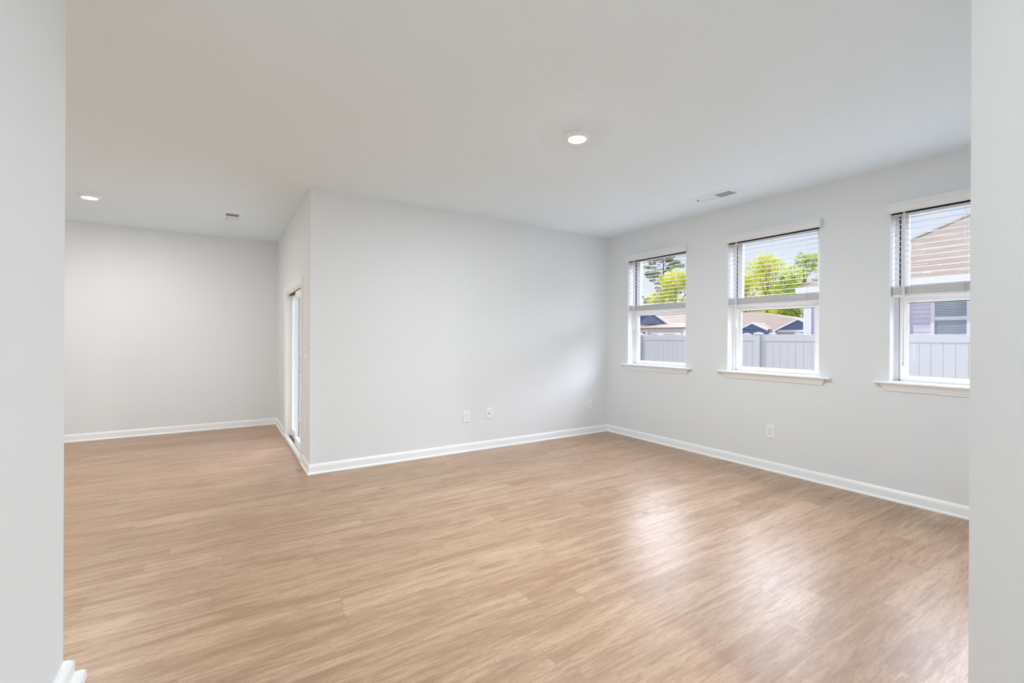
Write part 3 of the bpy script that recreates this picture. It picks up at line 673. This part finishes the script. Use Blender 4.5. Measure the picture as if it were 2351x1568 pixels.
H = empty('house', (44, 38, gz), 'navy gabled house with a low tan porch roof above the fence', 'house')
b = MB(); gable(b, 45.6, 58, 40.3, 4.55, 3.05, 5.78, .15); b.build('roof', M['rooffar'], H)
b = MB(); gwall(b, 46.0, 40.3, 4.3, 2.95, 5.55); b.box(46.0, 57, 36.3, 44.4, gz, 3.0); b.build('gable_wall', M['navy'], H)
b = MB(); rake(b, 45.6, 40.3, 4.55, 3.05, 5.78, .30); b.build('rake_board', M['housetrim'], H)
b = MB().box(45.93, 46.0, 36.4, 44.2, 3.08, 3.16); b.build('frieze_board', M['navy'], H)
b = MB()    # low hip roof in front
e0 = [(42.7, 38.6, 2.54), (42.7, 31.4, 2.52), (52, 31.4, 2.52), (52, 38.6, 2.54)]
b.add(e0 + [(46.4, 36.2, 3.24), (50, 36.2, 3.24)] + [(p[0], p[1], 2.40) for p in e0], [(0, 1, 4), (1, 2, 5, 4), (2, 3, 5), (3, 0, 4, 5), (6, 9, 8, 7), (0, 6, 7, 1), (1, 7, 8, 2), (2, 8, 9, 3), (3, 9, 6, 0)])
b.build('porch_roof', M['rooffar'], H)
b = MB().add([(42.7, 44, 3.5), (42.7, 38.4, 2.56), (46, 38.4, 2.9), (46, 44, 3.6), (42.7, 44, 3.3), (42.7, 38.4, 2.42), (46, 38.4, 2.5), (46, 44, 3.3)], [(0, 1, 2, 3), (4, 7, 6, 5), (0, 4, 5, 1), (1, 5, 6, 2), (2, 6, 7, 3), (3, 7, 4, 0)])
b.build('side_roof', M['rooffar'], H)
b = MB(); quadbox(b, (42.66, 37.9, 2.42), (42.66, 39.6, 2.95), (0, 0, 1), (-1, 0, 0), .20, .08); b.build('rake_board', M['housetrim'], H)
b = MB().box(43.0, 51.5, 31.9, 44, gz, 2.45); b.build('wall', M['beige'], H)
b = MB().box(42.9, 43.0, 36.95, 37.15, gz, 2.42).box(42.9, 43.0, 31.85, 32.05, gz, 2.42).box(42.92, 43.0, 32.3, 36.4, 1.80, 1.98); b.build('trim_board', M['housetrim'], H)
r = MB(); ring(r, 42.9, 43.0, 37.2, 37.95, .5, 2.22, .14, .14, .14, .14); r = r.build('window', M['housetrim'], H)
MB().box(42.95, 42.99, 37.3, 37.85, .6, 2.1).build('pane', M['darkpane'], r)

# ------------------------------------------------------------------ trees
def leaves(name, m, parent, centres, radii, per, size, rng, flat=1.0):
    vs = []; nf = 0
    P = []
    for (c, r_) in zip(centres, radii):
        n = int(per * 2.3 * (r_ ** 2))
        d = rng.normal(size=(n, 3)); d /= np.linalg.norm(d, axis=1)[:, None]
        rr = r_ * rng.uniform(.35, 1.0, n) ** 0.5
        P.append(np.array(c) + d * rr[:, None] * np.array([1, 1, flat]))
    P = np.concatenate(P); n = len(P)
    a = rng.normal(size=(n, 3)); a /= np.linalg.norm(a, axis=1)[:, None]
    b_ = np.cross(a, rng.normal(size=(n, 3))); b_ /= np.linalg.norm(b_, axis=1)[:, None]
    s = size * rng.uniform(.6, 1.3, n)[:, None]
    V = np.stack([P - a * s, P + b_ * s * .55, P + a * s, P - b_ * s * .55], 1).reshape(-1, 3)
    o = Vector((0, 0, 0)); p = parent
    V = V - np.array(parent.location)
    me = bpy.data.meshes.new(name); me.vertices.add(4 * n); me.vertices.foreach_set('co', V.astype(np.float32).ravel())
    me.loops.add(4 * n); me.loops.foreach_set('vertex_index', np.arange(4 * n, dtype=np.int32))
    me.polygons.add(n); me.polygons.foreach_set('loop_start', np.arange(0, 4 * n, 4, dtype=np.int32)); me.polygons.foreach_set('loop_total', np.full(n, 4, np.int32))
    me.update(calc_edges=True); me.materials.append(m)
    ob = bpy.data.objects.new(name, me); C.objects.link(ob); ob.parent = parent; return ob
def tree(x, y, top, rad, low, m, label, seed, dens=26, size=.20, blobs=34, name='tree'):
    rng = np.random.default_rng(seed); r = empty(name, (x, y, gz), label, 'tree', 'trees behind the far houses')
    b = MB(); zc = low + (top - low) * .5
    b.tube([(x, y, gz), (x + .1, y + .1, low), (x - .1, y, zc), (x, y + .2, top - 1.5)], [.42, .32, .2, .05], 8)
    cs, rs = [], []
    for k in range(blobs):
        t = rng.uniform(0, 1); z = low + (top - low) * t
        R = rad * math.sqrt(max(.05, 1 - (2 * t - .8) ** 2 / 1.5)) * rng.uniform(.25, .85)
        a = rng.uniform(0, 2 * PI); c = (x + R * math.cos(a), y + R * math.sin(a), z)
        cs.append(c); rs.append(rng.uniform(1.1, 2.2) * rad / 6.0)
        if k % 3 == 0:
            zb = low + (z - low) * .45
            b.tube([(x, y, zb), ((x + c[0]) / 2 + rng.uniform(-.4, .4), (y + c[1]) / 2, (zb + z) / 2 + .3), c], [.14, .09, .03], 6)
    b.build('trunk', M['bark'], r)
    leaves('foliage', m, r, cs, rs, dens, size, rng)
    return r
def pine(x, y, top, low, label, seed):
    rng = np.random.default_rng(seed); r = empty('pine_tree', (x, y, gz), label, 'tree', 'trees behind the far houses')
    b = MB().tube([(x, y, gz), (x, y + .1, low), (x, y, (low + top) / 2), (x, y - .1, top)], [.45, .34, .24, .05], 8)
    cs, rs = [], []
    for k in range(60):
        z = low + (top - low) * (k + rng.uniform(0, 1)) / 60; a = rng.uniform(0, 2 * PI); ln = rng.uniform(1.5, 8.6) * (1.0 - .45 * (z - low) / (top - low))
        c = (x + ln * math.cos(a), y + ln * math.sin(a), z + .12 * ln)
        b.tube([(x, y, z - .3), (x + .5 * ln * math.cos(a), y + .5 * ln * math.sin(a), z - .1), c], [.10, .06, .025], 5)
        cs.append(c); rs.append(rng.uniform(.8, 1.6))
        if ln > 3.5: cs.append((x + .6 * ln * math.cos(a + .25), y + .6 * ln * math.sin(a + .25), z + .3)); rs.append(rng.uniform(.5, .9))
    b.build('trunk', M['bark'], r)
    leaves('foliage', M['needle'], r, cs, rs, 70, .17, rng, .55)
pine(118, 95.4, 30.4, 12.0, 'tall sparse pine seen through the blind by the room corner', 3)
tree(91, 70.0, 16.6, 7.6, 2.2, M['leaf_yellow'], 'bright yellow-green tree in front of the tall pine', 11, dens=32, blobs=50)
tree(104, 70.0, 20.5, 6.0, 4.0, M['leaf_yellow'], 'tall yellow-green tree at the edge of the corner window', 12, dens=28, blobs=46)
tree(93, 53.9, 13.5, 5.2, 3.4, M['leaf_yellow'], 'pale yellow-green tree over the near end of the far tan roof', 13, dens=20)
tree(104, 55.4, 18.6, 7.6, 3.8, M['leaf_yellow'], 'wide yellow-green tree in the middle window with bare lower limbs', 14, dens=24, blobs=46)
tree(93, 42.6, 16.4, 5.6, 2.5, M['leaf_green'], 'green tree rising behind the tan roof corner', 15, dens=32, blobs=48)
tree(104, 42.4, 22.0, 5.2, 3.6, M['leaf_green'], 'green tree mostly hidden by the neighbour house', 16, dens=30)
tree(66.5, 51.0, 6.4, 4.6, .2, M['leaf_dark'], 'low dense tree behind the navy gabled house', 17, dens=40, blobs=30, size=.15)
tree(118, 58.0, 10.2, 7.0, .5, M['leaf_dark'], 'low dense tree behind the far house ridge', 18, dens=36, blobs=26)
tree(118, 74.0, 9.0, 7.0, .5, M['leaf_dark'], 'low dense tree beyond the far house peak', 19, dens=36, blobs=26)

# ------------------------------------------------------------------ render quality hints (sampling only)
cy = S.cycles
cy.use_denoising = True; cy.use_adaptive_sampling = True; cy.adaptive_threshold = 0.02
cy.max_bounces = 12; cy.diffuse_bounces = 8; cy.glossy_bounces = 4; cy.transparent_max_bounces = 16; cy.transmission_bounces = 6
cy.sample_clamp_indirect = 8.0
